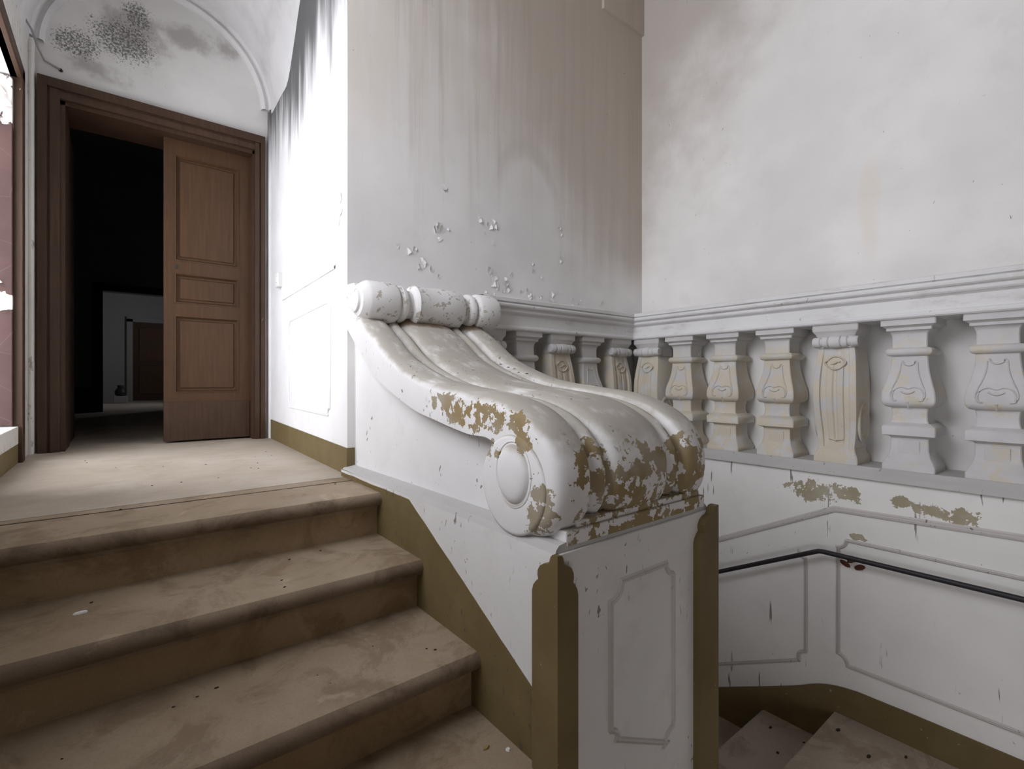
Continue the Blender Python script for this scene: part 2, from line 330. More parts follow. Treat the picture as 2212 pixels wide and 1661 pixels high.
M_OCHRE = flat('ochre_flake', (0.32, 0.23, 0.11), 0.85); M_GRIME = flat('dark_room_plaster', (0.30, 0.29, 0.28), 0.9)

# ------------------------------------------------------------------ large structure
YB, XR, XB0, XB1, YD = 2.27, 3.04, 0.830, 0.908, 4.12      # back wall, right wall, landing side wall (splayed), door wall
RI, TR, U1 = 0.1675, 0.3355, 1.8195
ZM = -1.165
def sx(y): return XB0 + (XB1 - XB0) * (y - YB) / (YD - YB)  # face of the splayed landing wall
ST = dict(kind='structure')
# landing floor (rear slab) and lower landing
mk('floor', prism([(XL - 0.02, 2.19), (0.80, 2.235), (0.95, 2.235), (0.95, 4.6), (XL - 0.02, 4.6)], xy, -0.12, 0.0), M_FLOOR, label='pale stone landing floor in front of the brown door', cat='floor', **ST)
mk('floor_lower', box(XL - 0.1, XR + 0.2, -2.1, 0.898, ZM - 0.15, ZM), M_LOW, label='dusty stone lower landing under the iron handrail', cat='floor', **ST)
mk('ceiling', box(XL - 0.4, XR + 0.4, -2.2, YB + 0.2, 4.2, 4.35), M_CEIL, label='unseen plaster ceiling above the stairwell, darkened to cut bounce light', cat='ceiling', **ST)
def wl_cells():
    a = [-2.1, UY0, UY1, VY0, VY1, WY0, WY1, YD + 0.3]; b = sorted([-2.6, UZ0, UZ1, WZ0, VZ0, WZ1, VZ1, 4.3]); sk = set()
    for i in range(len(a) - 1):
        for j in range(len(b) - 1):
            ym, zm = (a[i] + a[i + 1]) / 2, (b[j] + b[j + 1]) / 2
            for y0, y1, z0, z1 in ((UY0, UY1, UZ0, UZ1), (VY0, VY1, VZ0, VZ1), (WY0, WY1, WZ0, WZ1)):
                if y0 < ym < y1 and z0 < zm < z1: sk.add((i, j))
    return holes(a, b, sk, yz, XL - 0.45, XL)
wl = mk('wall_left', wl_cells(), M_LEFT, label='flaking whitewashed wall with the deep window openings beside the landing', cat='wall', **ST)
mk('wall_rear', box(XL - 0.4, XR + 0.4, -2.25, -2.1, -2.6, 4.3), M_REAR, label='unseen wall closing the stairwell opposite the back wall, darkened to cut bounce light', cat='wall', **ST)
wb = mk('wall_back', join(prism([(sx(YB), YB), (XR + 0.3, YB), (XR + 0.3, YB + 0.5), (sx(YB + 0.5), YB + 0.5)], xy, -2.6, 4.3), box(XL, sx(YB), YB, YB + 0.15, 3.06, 4.3)), M_BACK, label='streaked plaster back wall above the scroll parapet', cat='wall', **ST)
mk('corner_projection', box(2.595, XR + 0.1, YB - 0.022, YB + 0.02, 2.99, 4.25), M_BACK, wb)
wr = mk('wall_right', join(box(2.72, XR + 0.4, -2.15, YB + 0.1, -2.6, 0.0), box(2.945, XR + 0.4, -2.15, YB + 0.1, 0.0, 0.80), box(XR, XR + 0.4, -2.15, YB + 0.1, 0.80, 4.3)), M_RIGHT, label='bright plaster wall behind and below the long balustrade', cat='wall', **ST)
ws = mk('wall_landing_side', prism([(sx(YB + 0.5), YB + 0.5), (XB1, YD), (XB1 + 0.02, YD + 0.35), (1.4, YD + 0.35), (1.4, YB + 0.5)], xy, -0.12, 3.6), M_SIDE, **ST)
mk('wall_landing_face', prism([(sx(YB + 0.001), YB + 0.001), (XB1, YD), (XB1 + 0.05, YD), (sx(YB + 0.001) + 0.05, YB + 0.001)], lambda a, b, d: (a - 0.0015, b, d), -0.1, 3.3), M_SIDE, ws)
tag(ws, 'sunlit white landing wall with a thin moulded panel', 'wall')
we = mk('wall_landing_end', holes([XL - 0.1, -0.30, 0.815, 1.2], [-0.1, 2.22, 3.5], {(1, 0)}, xz, YD, YD + 0.30), M_END, label='mould-spotted lunette wall around the brown door', cat='wall', **ST)
# arch moulding on the lunette, springing at both corners
AC, AZ, AR = 0.243, 2.46, 0.655
def wallarch(a, b, h): return (a, YD - h, b)
mk('arch_moulding', moulding(arc(AC, AZ, AR, 3, 177, 40), [(0.055, 0.0), (0.053, 0.026), (0.034, 0.040), (0.016, 0.026), (0.008, 0.024), (0.004, 0.046), (-0.016, 0.062), (-0.036, 0.060), (-0.07, 0.045)], wallarch, False), M_VAULT, we, smooth=40)
mk('corner_bead', tube([(XB1 - 0.006, YD - 0.02, 0.0), (XB1 - 0.006, YD - 0.02, 2.48)], 0.018, 8), M_SIDE, we, smooth=50)
mk('corner_bead', tube([(XL + 0.012, YD - 0.03, 0.0), (XL + 0.012, YD - 0.03, 2.48)], 0.018, 8), M_LEFT, we, smooth=50)
# star vault over the landing: feet drop into the corners between the lunettes
def vault():
    parts = []; n = 24
    BR = smooth_path([(4.11, 2.45), (3.70, 2.43), (3.507, 2.43), (3.335, 2.588), (3.177, 2.757), (2.95, 2.92), (2.7, 3.02), (2.27, 3.08)], 6)
    for side in (1, -1):
        rows = []
        for i in range(n + 1):
            t = i / n; a = math.radians(90 * t)
            A = Vector((AC + side * (AR + 0.01) * math.cos(a), YD - 0.02, AZ + (AR + 0.01) * math.sin(a)))
            k = t * (len(BR) - 1); j = min(int(k), len(BR) - 2); f = k - j
            by, bz = BR[j][0] * (1 - f) + BR[j + 1][0] * f, BR[j][1] * (1 - f) + BR[j + 1][1] * f
            B = Vector((sx(by) if side > 0 else XL, by, bz)); row = []
            for q in range(7):
                s = q / 6; p = A.lerp(B, s); bulge = 0.10 * math.sin(math.pi * s) * (t ** 0.7)
                row.append((p.x - side * 0.25 * bulge, p.y, p.z + bulge * 0.5))
            rows.append(row)
        parts.append(grid(rows))
    parts.append(([(AC, YD - 0.02, AZ + AR + 0.01), (sx(YB), YB, 3.08), (XL, YB, 3.08)], [(0, 1, 2)]))
    parts.append(box(XL - 0.1, 1.2, YB + 0.16, YD + 0.2, 3.35, 3.45))
    return join(*parts)
mk('ceiling_vault', vault(), M_VAULT, smooth=35, label='greyed star vault over the landing', cat='vault', **ST)
# skirting
def skirt(name, pts, t=0.006, **k): return mk(name, pts, OLIVE, **k)
skirt('baseboard_landing', prism([(sx(YB) - 0.006, YB - 0.006), (XB1 - 0.006, YD - 0.02), (XB1 + 0.02, YD - 0.02), (sx(YB) + 0.04, YB - 0.006)], lambda a, b, d: (a, b, d if d < 0.05 else 0.125 + 0.018 * (b - YB) / 1.8), 0.0, 0.13), label='olive painted skirting along the sunlit landing wall', cat='skirting', **ST)
BR_TOP = smooth_path([(-2.0, -1.03), (0.26, -1.022), (0.70, -1.024), (0.84, -1.03), (0.96, -1.062), (1.119, -1.150), (1.506, -1.345), (2.26, -1.73)], 5)
skirt('baseboard_right', prism(BR_TOP + [(2.26, -2.6), (-2.0, -2.6)], yz, 2.713, 2.73), label='olive painted skirting stepping down beside the lower steps', cat='skirting', **ST)

# ------------------------------------------------------------------ stairs
def step_prof(y, z, depth, th=0.05):
    r = th / 2
    return arc(y + r, z - r, r, 90, 270, 8) + [(y + 0.040, z - th), (y + 0.040, z - th - 0.010), (y + 0.047, z - th - 0.022), (y + depth, z - th - 0.022), (y + depth, z)]
stair = empty('staircase', (0.2, 1.82, ZM), label='worn tan stone steps climbing to the landing beside the scroll parapet', cat='staircase')
for k in range(7):
    y, z = U1 - TR * k, -RI * k
    dep = 0.40
    if k == 0:
        t = mk('step', prism(arc(y + 0.025, z - 0.025, 0.025, 90, 270, 8) + [(y + 0.04, z - 0.05), (y + 0.04, z - 0.06), (y + 0.047, z - 0.072), (2.14, z - 0.072), (2.14, z)], yz, XL + 0.002, 0.80), M_TREAD, stair, smooth=40)
        mk('slab', prism([(XL, 2.13), (0.80, 2.13), (0.80, 2.229), (XL, 2.184)], xy, -0.08, 0.0), M_TREAD, stair)
    else:
        t = mk('step', prism(step_prof(y, z, dep), yz, XL + 0.002, 0.80), M_TREAD, stair, smooth=40)
    r = mk('riser', prism([(y + 0.047, z - 0.072), (y + 0.047, z - RI - 0.03), (y + 0.40, z - RI - 0.03), (y + 0.40, z - 0.072)], yz, XL + 0.002, 0.80), M_RISER, t)
    mk('nosing_edge', prism(arc(y + 0.025, z - 0.025, 0.0262, 110, 262, 8) + [(y + 0.024, z - 0.0505), (y + 0.026, z - 0.01)], yz, XL, 0.8005), M_NOSE, t, smooth=40)
low = empty('staircase', (2.1, 0.95, ZM), label='dusty stone steps going down behind the pedestal below the iron handrail', cat='staircase')
for k in range(1, 5):
    y0, y1, z = 0.898 + 0.351 * (k - 1) - 0.0, min(0.898 + 0.351 * k, YB - 0.005), ZM - RI * k
    t = mk('step', prism(arc(y1 - 0.02, z - 0.02, 0.02, 90, -90, 6) + [(y0 - 0.03, z - 0.04), (y0 - 0.03, z)], yz, 1.46, 2.72), M_LOW, low, smooth=40)
    mk('riser', box(1.46, 2.72, y0 - 0.06, y0 - 0.03, z, z + RI - 0.03), M_RISER, t)

# ------------------------------------------------------------------ scroll parapet
par = empty('stair_parapet', (1.13, 0.834, ZM), label='massive white scroll-topped parapet with a volute on a panelled pedestal', cat='parapet')
ped = mk('pedestal_wall', box(0.80, 1.462, 0.834, YB, -2.6, 0.030), M_STRINGER, par)
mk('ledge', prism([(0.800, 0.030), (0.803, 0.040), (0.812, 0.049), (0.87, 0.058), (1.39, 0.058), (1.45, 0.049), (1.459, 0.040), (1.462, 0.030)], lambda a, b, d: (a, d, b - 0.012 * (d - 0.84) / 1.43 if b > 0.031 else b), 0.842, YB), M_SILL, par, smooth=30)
low_edge = [(2.27, 0.70), (2.153, 0.647), (2.056, 0.551), (1.863, 0.439), (1.735, 0.381), (1.536, 0.337), (1.42, 0.313), (1.24, 0.285), (1.122, 0.276), (1.05, 0.27)]
body_top = [(y, z + 0.03) for y, z in smooth_path(low_edge, 4)]
mk('parapet_body', prism(body_top + [(0.93, 0.20), (0.93, 0.05), (2.27, 0.036)], yz, 0.862, 1.40), M_BODY, par)
mk('plinth', join(box(0.835, 1.446, 0.841, 1.12, 0.04, 0.078, 0.004), box(0.88, 1.43, 0.850, 1.1, 0.07, 0.095, 0.004)), M_SCROLL, par)
# swept scroll: path of the crest, matching inner edge of the side band
SC = smooth_path([(2.10, 0.78, 2.27, 0.70), (2.055, 0.712, 2.20, 0.672), (1.94, 0.647, 2.10, 0.600), (1.755, 0.535, 1.90, 0.462), (1.53, 0.458, 1.60, 0.350), (1.37, 0.428, 1.40, 0.310), (1.20, 0.410, 1.22, 0.283),
      (1.07, 0.394, 1.10, 0.275), (0.965, 0.364, 1.00, 0.20), (0.885, 0.315, 1.0, 0.195), (0.842, 0.255, 1.0, 0.19), (0.829, 0.185, 1.0, 0.19), (0.842, 0.112, 1.0, 0.19), (0.885, 0.062, 1.0, 0.19), (0.95, 0.040, 1.0, 0.19), (1.03, 0.044, 1.0, 0.19),
      (1.10, 0.084, 1.0, 0.19), (1.137, 0.155, 1.0, 0.20), (1.135, 0.22, 1.03, 0.21), (1.115, 0.275, 1.08, 0.25)], 5)
half = [(0.0, -0.034), (0.002, -0.024), (0.008, -0.013), (0.018, -0.005), (0.035, 0.0), (0.06, 0.003), (0.09, 0.002), (0.108, -0.003), (0.117, -0.012), (0.122, -0.026), (0.130, -0.034), (0.140, -0.033), (0.147, -0.024),
        (0.158, -0.015), (0.170, -0.013), (0.182, -0.018), (0.190, -0.028), (0.198, -0.030), (0.206, -0.020), (0.214, -0.010), (0.23, -0.004), (0.27, 0.0), (0.325, 0.002)]
XW = 0.655
sect = [(0.80 + a, b) for a, b in half] + [(0.80 + XW - a, b) for a, b in reversed(half[:-1])]
rows = []
for i, (cy, cz, iy, iz) in enumerate(SC):
    a, b = SC[max(i - 1, 0)], SC[min(i + 1, len(SC) - 1)]
    d = Vector((b[0] - a[0], b[1] - a[1])).normalized(); nrm = Vector((d.y, -d.x))     # outward
    top = [(x, cy + nrm.x * o, cz + nrm.y * o) for x, o in sect]
    rows.append([(0.80 + 0.05, iy, iz), (0.80, iy, iz)] + top + [(0.80 + XW, iy, iz), (0.80 + XW - 0.05, iy, iz)])
mk('scroll', grid(rows), M_SCROLL, par, smooth=42)
disc = [(0.03, 0.130), (0.000, 0.130), (-0.004, 0.127), (-0.006, 0.120), (-0.006, 0.004)]
eye = [(0.002, 0.078), (-0.0075, 0.078), (-0.0085, 0.075), (-0.006, 0.0725), (0.0, 0.0705), (-0.008, 0.068), (-0.015, 0.062), (-0.020, 0.050), (-0.0235, 0.030), (-0.0245, 0.004)]
for q in (0, 1):
    d = mk('volute_disc', lathe(disc, lambda t, a, b: ((0.80 + t) if q == 0 else (0.80 + XW - t), 1.003 + a, 0.168 + b), 40), M_SCROLL, par, smooth=40)
    mk('volute_eye', lathe(eye, lambda t, a, b: ((0.80 + t) if q == 0 else (0.80 + XW - t), 0.994 + a * 0.93, 0.198 + b * 1.12), 40), M_SCROLL, d, smooth=50)
RP = [(0.786, 0.004), (0.786, 0.044), (0.789, 0.050), (0.799, 0.053), (0.804, 0.070), (0.830, 0.088), (0.84, 0.091), (0.955, 0.093), (0.966, 0.090), (0.972, 0.078), (0.979, 0.077), (0.985, 0.083), (0.998, 0.085), (1.012, 0.080), (1.020, 0.066), (1.044, 0.065), (1.048, 0.080),
      (1.054, 0.088), (1.064, 0.094), (1.075, 0.090), (1.20, 0.094), (1.30, 0.090), (1.308, 0.086), (1.316, 0.072), (1.326, 0.066), (1.340, 0.066), (1.346, 0.078), (1.36, 0.085), (1.376, 0.083), (1.384, 0.073), (1.392, 0.073), (1.40, 0.084), (1.415, 0.091), (1.50, 0.092), (1.518, 0.086), (1.522, 0.05), (1.53, 0.048), (1.53, 0.004)]
mk('scroll_roll', lathe(RP, lambda t, a, b: (t, 2.085 + a, 0.785 + b), 40), M_ROLL, par, smooth=38)
mk('roll_backing', prism([(2.09, 0.70), (2.13, 0.66), (2.268, 0.70), (2.268, 0.872), (2.12, 0.866), (2.085, 0.84)], yz, 0.802, 1.50), M_ROLL, par)
# pedestal panel, bottom edge falls with the lower flight
pm = arc(0.985, -0.085, 0.045, 270, 360, 6)[::1]
pm = [(0.985, -0.130)] + [(p[0], p[1]) for p in arc(0.985, -0.085, 0.045, 280, 350, 5)] + [(1.030, -0.085), (1.228, -0.085)] + arc(1.264, -0.085, 0.036, 190, 260, 5) + [(1.264, -0.125), (1.264, -0.545)] + arc(1.264, -0.610, 0.045, 95, 165, 5) + [(1.222, -0.598), (1.008, -0.492)] + arc(0.985, -0.492, 0.03, 15, 80, 5) + [(0.985, -0.455)]
mk('panel_moulding', moulding(pm, [(-0.008, 0.0), (-0.006, 0.007), (-0.001, 0.008), (0.001, 0.004), (0.004, 0.006), (0.008, 0.0)], lambda a, b, h: (a, 0.834 - h, b)), M_MOULD, par)
# shaped olive corner guards
shape = [(0.0, 0.036), (0.20, 0.035), (0.27, 0.028), (0.33, 0.012), (0.36, 0.009), (0.52, 0.007), (0.68, -0.002), (0.77, -0.015), (0.78, -0.026), (0.75, -0.036), (0.84, -0.043), (0.95, -0.055), (1.0, -0.07), (1.0, ZM - 0.036)]
def guard_plate(L, fn, d0, d1, dz=0.0, cut=0.0): return prism([(max(a * L, cut), b + dz) for a, b in shape] + [(cut, ZM - 0.036 + dz)], fn, d0, d1)
g = join(guard_plate(0.090, lambda a, b, d: (0.80 - d, 0.819 + a, b), 0.0, 0.0148, 0.0, 0.0152), guard_plate(0.068, lambda a, b, d: (0.785 + a, 0.834 - d, b), 0.0, 0.015))
mk('corner_guard', g, OLIVE, par)
g = join(guard_plate(0.105, lambda a, b, d: (1.475 - a, 0.834 - d, b), 0.0, 0.024, 0.012), guard_plate(0.090, lambda a, b, d: (1.462 + d, 0.810 + a, b), 0.0, 0.0128, 0.012, 0.0242))
mk('corner_guard', g, OLIVE, par)

# ------------------------------------------------------------------ balustrades
BW = [(0.036, .095), (.060, .095), (.066, .090), (.080, .086), (.10, .075), (.13, .069), (.180, .068), (.186, .073), (.191, .088), (.193, .096), (.229, .097), (.233, .094), (.238, .090), (.240, .084), (.246, .080), (.249, .069), (.262, .064), (.290, .063), (.310, .066), (.317, .067), (.318, .074),
      (.322, .084), (.332, .092), (.345, .0965), (.360, .097), (.377, .096), (.395, .093), (.42, .0865), (.443, .080), (.465, .075), (.49, .0705), (.52, .067), (.556, .065), (.585, .064), (.60, .0635), (.630, .0635), (.645, .065), (.657, .070), (.662, .078), (.664, .082), (.676, .083), (.680, .090), (.684, .093), (.686, .099), (.715, .099)]
def square_loft(P, cut=0.004):
    rows = []
    for z, w in P:
        c = cut; rows.append([(-w + c, -w, z), (w - c, -w, z), (w, -w + c, z), (w, w - c, z), (w - c, w, z), (-w + c, w, z), (-w, w - c, z), (-w, -w + c, z)])
    v, f = grid(rows, True); f.append(tuple(range(8))[::-1]); f.append(tuple(range(len(v) - 8, len(v)))); return v, f
def front(z):                                  # front surface of the baluster, local -y
    for (a, wa), (b, wb_) in zip(BW, BW[1:]):
        if a <= z <= b: return -(wa + (wb_ - wa) * (z - a) / max(1e-6, b - a))
    return -0.065
def mesh_only(name, vf, mat, smooth=None):
    o = mk(name, vf, mat, None, smooth); me = o.data; bpy.data.objects.remove(o); return me
def onf(pts, r=0.0035): return tube([(x, front(z) - 0.0005, z) for x, z in pts], r, 6)
bell = smooth_path([(-0.030, 0.520), (-0.033, 0.480), (-0.043, 0.440), (-0.056, 0.405), (-0.062, 0.375), (-0.054, 0.352), (-0.040, 0.350)], 4)
kid = smooth_path([(-0.052, 0.352), (-0.056, 0.372), (-0.046, 0.400), (-0.022, 0.409), (0.0, 0.402), (0.022, 0.409), (0.046, 0.400), (0.056, 0.372), (0.052, 0.352)], 4)
lip = smooth_path([(-0.024, 0.392), (-0.012, 0.384), (0.0, 0.381), (0.012, 0.384), (0.024, 0.392)], 3)
shell = smooth_path([(-0.024, 0.528), (-0.016, 0.512), (0.0, 0.506), (0.016, 0.512), (0.024, 0.528)], 3)
RELIEF = join(onf(bell), onf([(-x, z) for x, z in bell]), onf(kid), onf(lip, 0.0045), onf(shell, 0.004), onf([(0, 0.345), (0.0, 0.320)], 0.005))
COLLAR = square_loft([(0.549, .066), (0.550, .074), (0.555, .080), (0.563, .0835), (0.572, .0835), (0.580, .080), (0.585, .074), (0.586, .066)], 0.004)
PANEL = join(box(-0.038, 0.038, -0.073, -0.060, 0.110, 0.168, 0.002))
ME = {}
for key, mt in (('plain', M_BAL), ('worn', M_BALY)):
    ME[key] = (mesh_only('baluster', square_loft(BW), mt, 40), mesh_only('collar', COLLAR, mt, 50), mesh_only('relief', RELIEF, mt, 60), mesh_only('base_panel', PANEL, mt))
# scroll console baluster: cap, small beaded roll, S-shaped fluted front, disc on the flank, base
def cons():
    zs = [0.105 + (0.60 - 0.105) * i / 26 for i in range(27)]
    def fy(z): t = (z - 0.105) / 0.495; return -0.075 - 0.030 * math.sin(math.pi * min(1, (1 - t) * 1.15)) ** 1.3 + 0.006 * t
    def hw(z): t = (z - 0.105) / 0.495; return 0.078 + 0.016 * math.sin(math.pi * (1 - t) ** 0.9)
    cols = [(-1, 0.0), (-0.98, -0.003), (-0.70, -0.003), (-0.66, 0.006), (-0.60, 0.008), (-0.42, 0.007), (-0.38, 0.001), (-0.12, 0.0), (-0.05, 0.006), (0.05, 0.006), (0.12, 0.0), (0.38, 0.001), (0.42, 0.007), (0.60, 0.008), (0.66, 0.006), (0.70, -0.003), (0.98, -0.003), (1, 0.0)]
    rows = []
    for z in zs:
        fade = min(1, (z - 0.105) / 0.05, (0.60 - z) / 0.12)
        rows.append([(-hw(z), 0.09, z)] + [(t * hw(z), fy(z) + (o * max(0, fade) if abs(t) < 0.68 else o), z) for t, o in cols] + [(hw(z), 0.09, z)])
    v, f = grid(rows)
    body = (v, f)
    capl = square_loft([(0.60, .082), (0.655, .082), (0.660, .086), (0.668, .088), (0.680, .097), (0.684, .099), (0.715, .099)])
    base = square_loft([(0.036, .095), (0.066, .094), (0.075, .090), (0.090, .082), (0.110, .080)])
    return join(body, capl, base), fy
CB, FY = cons()
rollp = [(-0.098, 0.003), (-0.098, 0.021), (-0.092, 0.026), (-0.066, 0.026), (-0.061, 0.020), (-0.057, 0.020), (-0.052, 0.027), (-0.030, 0.028), (-0.026, 0.022), (-0.022, 0.029), (0.0, 0.031), (0.022, 0.029), (0.026, 0.022), (0.030, 0.028), (0.052, 0.027), (0.057, 0.020), (0.061, 0.020), (0.066, 0.026), (0.092, 0.026), (0.098, 0.021), (0.098, 0.003)]
CROLL = lathe(rollp, lambda t, a, b: (t, -0.083 + a, 0.628 + b), 20)
dsk = [(0.0, 0.086), (0.008, 0.086), (0.012, 0.080), (0.011, 0.070), (0.004, 0.064), (0.003, 0.056), (0.010, 0.050), (0.013, 0.030), (0.013, 0.003)]
CDISC = [lathe(dsk, lambda t, a, b, q=q: (q * (0.088 + t), -0.002 + a * 0.82, 0.235 + b * 1.15), 28) for q in (1, -1)]
car = [(math.cos(t * math.pi / 10) * 0.040 * (1 + 0.12 * math.cos(t * math.pi / 10 * 4)), 0.525 + math.sin(t * math.pi / 10) * 0.032) for t in range(21)]
CART = tube([(x, FY(z) - 0.002, z) for x, z in car], 0.004, 6)
CLIP = tube([(x, FY(0.525) - 0.002, 0.525 + 0.006 * math.sin(x * 120)) for x in (-0.02, -0.01, 0, 0.01, 0.02)], 0.004, 6)
CFOOT = tube([(-0.03, FY(0.15) - 0.001, 0.152), (0, FY(0.145) - 0.002, 0.146), (0.03, FY(0.15) - 0.001, 0.152)], 0.004, 6)
MC = (mesh_only('console_baluster', CB, M_BALY, 35), mesh_only('console_roll', CROLL, M_BAL, 40), mesh_only('flank_disc', CDISC[0], M_BALY, 40), mesh_only('flank_disc', CDISC[1], M_BALY, 40), mesh_only('cartouche', CART, M_BALY, 60), mesh_only('cartouche_wave', CLIP, M_BALY, 60), mesh_only('foot_curl', CFOOT, M_BALY, 60))
def put(meshes, names, parent, loc, rz):
    b = bpy.data.objects.new(names[0], meshes[0]); COL.objects.link(b); b.location = loc; b.rotation_euler = (0, 0, rz)
    b.parent = parent; b.matrix_parent_inverse = Matrix.Translation(-Vector(parent.location))
    for me, nm in zip(meshes[1:], names[1:]):
        c = bpy.data.objects.new(nm, me); COL.objects.link(c); c.parent = b
    return b
NB, NC = ('baluster', 'collar', 'relief', 'base_panel'), ('console_baluster', 'console_roll', 'flank_disc', 'flank_disc', 'cartouche', 'cartouche_wave', 'foot_curl')
RAILP = [(0.0, 0.713), (-0.010, 0.714), (-0.016, 0.720), (-0.017, 0.728), (-0.012, 0.736), (-0.003, 0.741), (-0.003, 0.796), (-0.008, 0.800), (-0.012, 0.803), (-0.020, 0.806), (-0.026, 0.813), (-0.027, 0.820), (-0.022, 0.826), (-0.023, 0.829), (-0.036, 0.832), (-0.043, 0.838), (-0.045, 0.846), (-0.041, 0.854), (-0.034, 0.857), (-0.040, 0.860), (-0.046, 0.862), (-0.046, 0.880), (-0.04, 0.884), (0.0, 0.886)]
XF, YF = 2.735, 2.115
br = empty('balustrade', (XF, 1.0, 0.0), label='long limewashed blind balustrade with squat carved balusters on the bright wall', cat='balustrade')
rr = [[(XF + o, YF + 0.02 + o if k else -2.1, z) for o, z in RAILP] + [(XR + 0.05, YF + 0.2 if k else -2.1, 0.886), (XR + 0.05, YF + 0.2 if k else -2.1, 0.713)] for k in (0, 1)]
v, f = grid(rr, True); mk('rail', (v, f), M_RAIL, br, smooth=25)
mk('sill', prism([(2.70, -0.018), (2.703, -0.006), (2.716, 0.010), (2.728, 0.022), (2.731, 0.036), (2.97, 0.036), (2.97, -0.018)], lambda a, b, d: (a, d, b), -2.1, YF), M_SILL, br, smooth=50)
for y, kd in ((2.012, 'c'), (1.768, 'worn'), (1.484, 'worn'), (1.192, 'worn'), (0.907, 'c'), (0.622, 'plain'), (0.338, 'plain'), (0.053, 'plain'), (-0.232, 'c')):
    loc = (XF + 0.099, y, 0)
    if kd == 'c': put(MC, NC, br, loc, -math.pi / 2)
    else: put(ME[kd], NB, br, loc, -math.pi / 2)
bb = empty('balustrade', (2.1, YF, 0.0), label='short blind balustrade between the scroll parapet and the wall corner', cat='balustrade')
rr = [[(1.46 if k else XF + 0.02 + o, YF + o, z) for o, z in RAILP] + [(1.46 if k else XF + 0.2, YB + 0.02, 0.886), (1.46 if k else XF + 0.2, YB + 0.02, 0.713)] for k in (0, 1)]
v, f = grid(rr, True); mk('rail', (v, f), M_RAIL, bb, smooth=25)
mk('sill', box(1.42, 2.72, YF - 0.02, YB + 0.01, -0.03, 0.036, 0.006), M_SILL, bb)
for x, kd in ((1.545, 'c'), (1.811, 'plain'), (2.079, 'c'), (2.346, 'plain'), (2.622, 'c')):
    loc = (x, YF + 0.099, 0)
    put(MC if kd == 'c' else ME[kd], NC if kd == 'c' else NB, bb, loc, 0)

# ------------------------------------------------------------------ mouldings on the lower right wall, iron handrail
thin = [(-0.009, 0.0), (-0.008, 0.006), (-0.002, 0.009), (0.0, 0.005), (0.003, 0.008), (0.008, 0.004), (0.009, 0.0)]
def onright(a, b, h): return (2.72 - h, a, b)
mk('dado_moulding', moulding([(-2.0, -0.166), (0.26, -0.164), (0.901, -0.182), (1.506, -0.486), (2.24, -0.86)], [(-0.014, 0.0), (-0.013, 0.010), (-0.004, 0.013), (0.0, 0.006), (0.006, 0.008), (0.012, 0.0)], onright, False), M_MOULD, wr)
rp = [(0.885, -0.372)] + arc(0.890, -0.325, 0.040, 265, 185, 5)[0:] + [(0.845, -0.325), (-1.2, -0.32), (-1.2, -0.915), (0.845, -0.922)] + arc(0.890, -0.922, 0.045, 175, 95, 5) + [(0.885, -0.872)]
mk('panel_moulding', moulding(rp, thin, onright), M_MOULD, wr)
lp = [(1.028, -0.470)] + arc(1.028, -0.425, 0.036, 275, 335, 4) + [(1.062, -0.452), (2.2, -1.02), (2.2, -1.56), (1.062, -0.990)] + arc(1.028, -0.972, 0.036, 20, 80, 4) + [(1.028, -0.930)]
mk('panel_moulding', moulding(lp, thin, onright), M_MOULD, wr)
hr = empty('iron_handrail', (2.66, 0.95, -0.39), label='thin black iron handrail bending downhill on the lower wall', cat='handrail')
path = [(2.66, -1.6, -0.386), (2.66, 0.253, -0.385), (2.66, 0.93, -0.388), (2.66, 0.948, -0.390), (2.66, 0.966, -0.398), (2.66, 1.473, -0.652), (2.66, 2.2, -1.02)]
mk('rod', tube(path, 0.0115, 10), M_IRON, hr, smooth=60)
def bracket(y, z):
    b = mk('bracket', tube([(2.66, y, z), (2.665, y, z - 0.022), (2.70, y, z - 0.030), (2.722, y, z - 0.030)], 0.006, 8), M_RUST, hr, smooth=60)
    for dy, dz in ((0.030, -0.020), (-0.030, -0.022), (0.0, 0.010)):
        L = lathe([(0.0, 0.003), (0.002, 0.017), (0.006, 0.019), (0.009, 0.011), (0.010, 0.001)], lambda t, a, c: (2.72 - t, y + dy + a * 1.0 + c * (0.6 if dy else 0) * (1 if dy > 0 else -1), z - 0.030 + dz + c * 0.8), 12)
        mk('bracket_leaf', L, M_RUST, b, smooth=60)
bracket(0.825, -0.386); bracket(-0.6, -0.386)

# ------------------------------------------------------------------ landing side wall details
def onside(a, b, h): return (sx(a) - 0.002 - h, a, b)
tl = [(o * 0.7, h * 0.7) for o, h in thin]
mk('dado_moulding', moulding([(2.45, 1.0), (3.66, 1.0)], thin, onside, False), M_SIDE, ws)
sp = [(2.575, 0.85), (3.44, 0.835)] + arc(3.475, 0.835, 0.035, 180, 270, 5) + [(3.475, 0.30)] + arc(3.475, 0.265, 0.035, 90, 180, 5) + [(2.575, 0.265)] + arc(2.54, 0.265, 0.035, 0, 90, 5) + [(2.54, 0.815)] + arc(2.54, 0.85, 0.035, 270, 360, 5)
mk('panel_moulding', moulding(sp, tl, onside), M_SIDE, ws)
for a in ([(2.83, 1.73), (2.83, 1.50), (3.06, 1.50)], [(2.93, 1.66), (2.93, 1.52)], [(3.0, 1.60), (3.0, 1.52)]):
    mk('scratched_line', moulding(a, [(-0.003, 0.0), (0.0, 0.003), (0.003, 0.0)], onside, False), M_SIDE, ws)
sw = empty('light_switch', (sx(3.72), 3.72, 1.14), label='small white surface-mounted light switch on the sunlit landing wall', cat='switch')
mk('box', box(sx(3.72) - 0.034, sx(3.72) + 0.002, 3.68, 3.76, 1.09, 1.19, 0.006), M_SWITCH, sw)
mk('rocker', box(sx(3.72) - 0.040, sx(3.72) - 0.030, 3.702, 3.738, 1.12, 1.16, 0.003), M_SWITCH, sw)
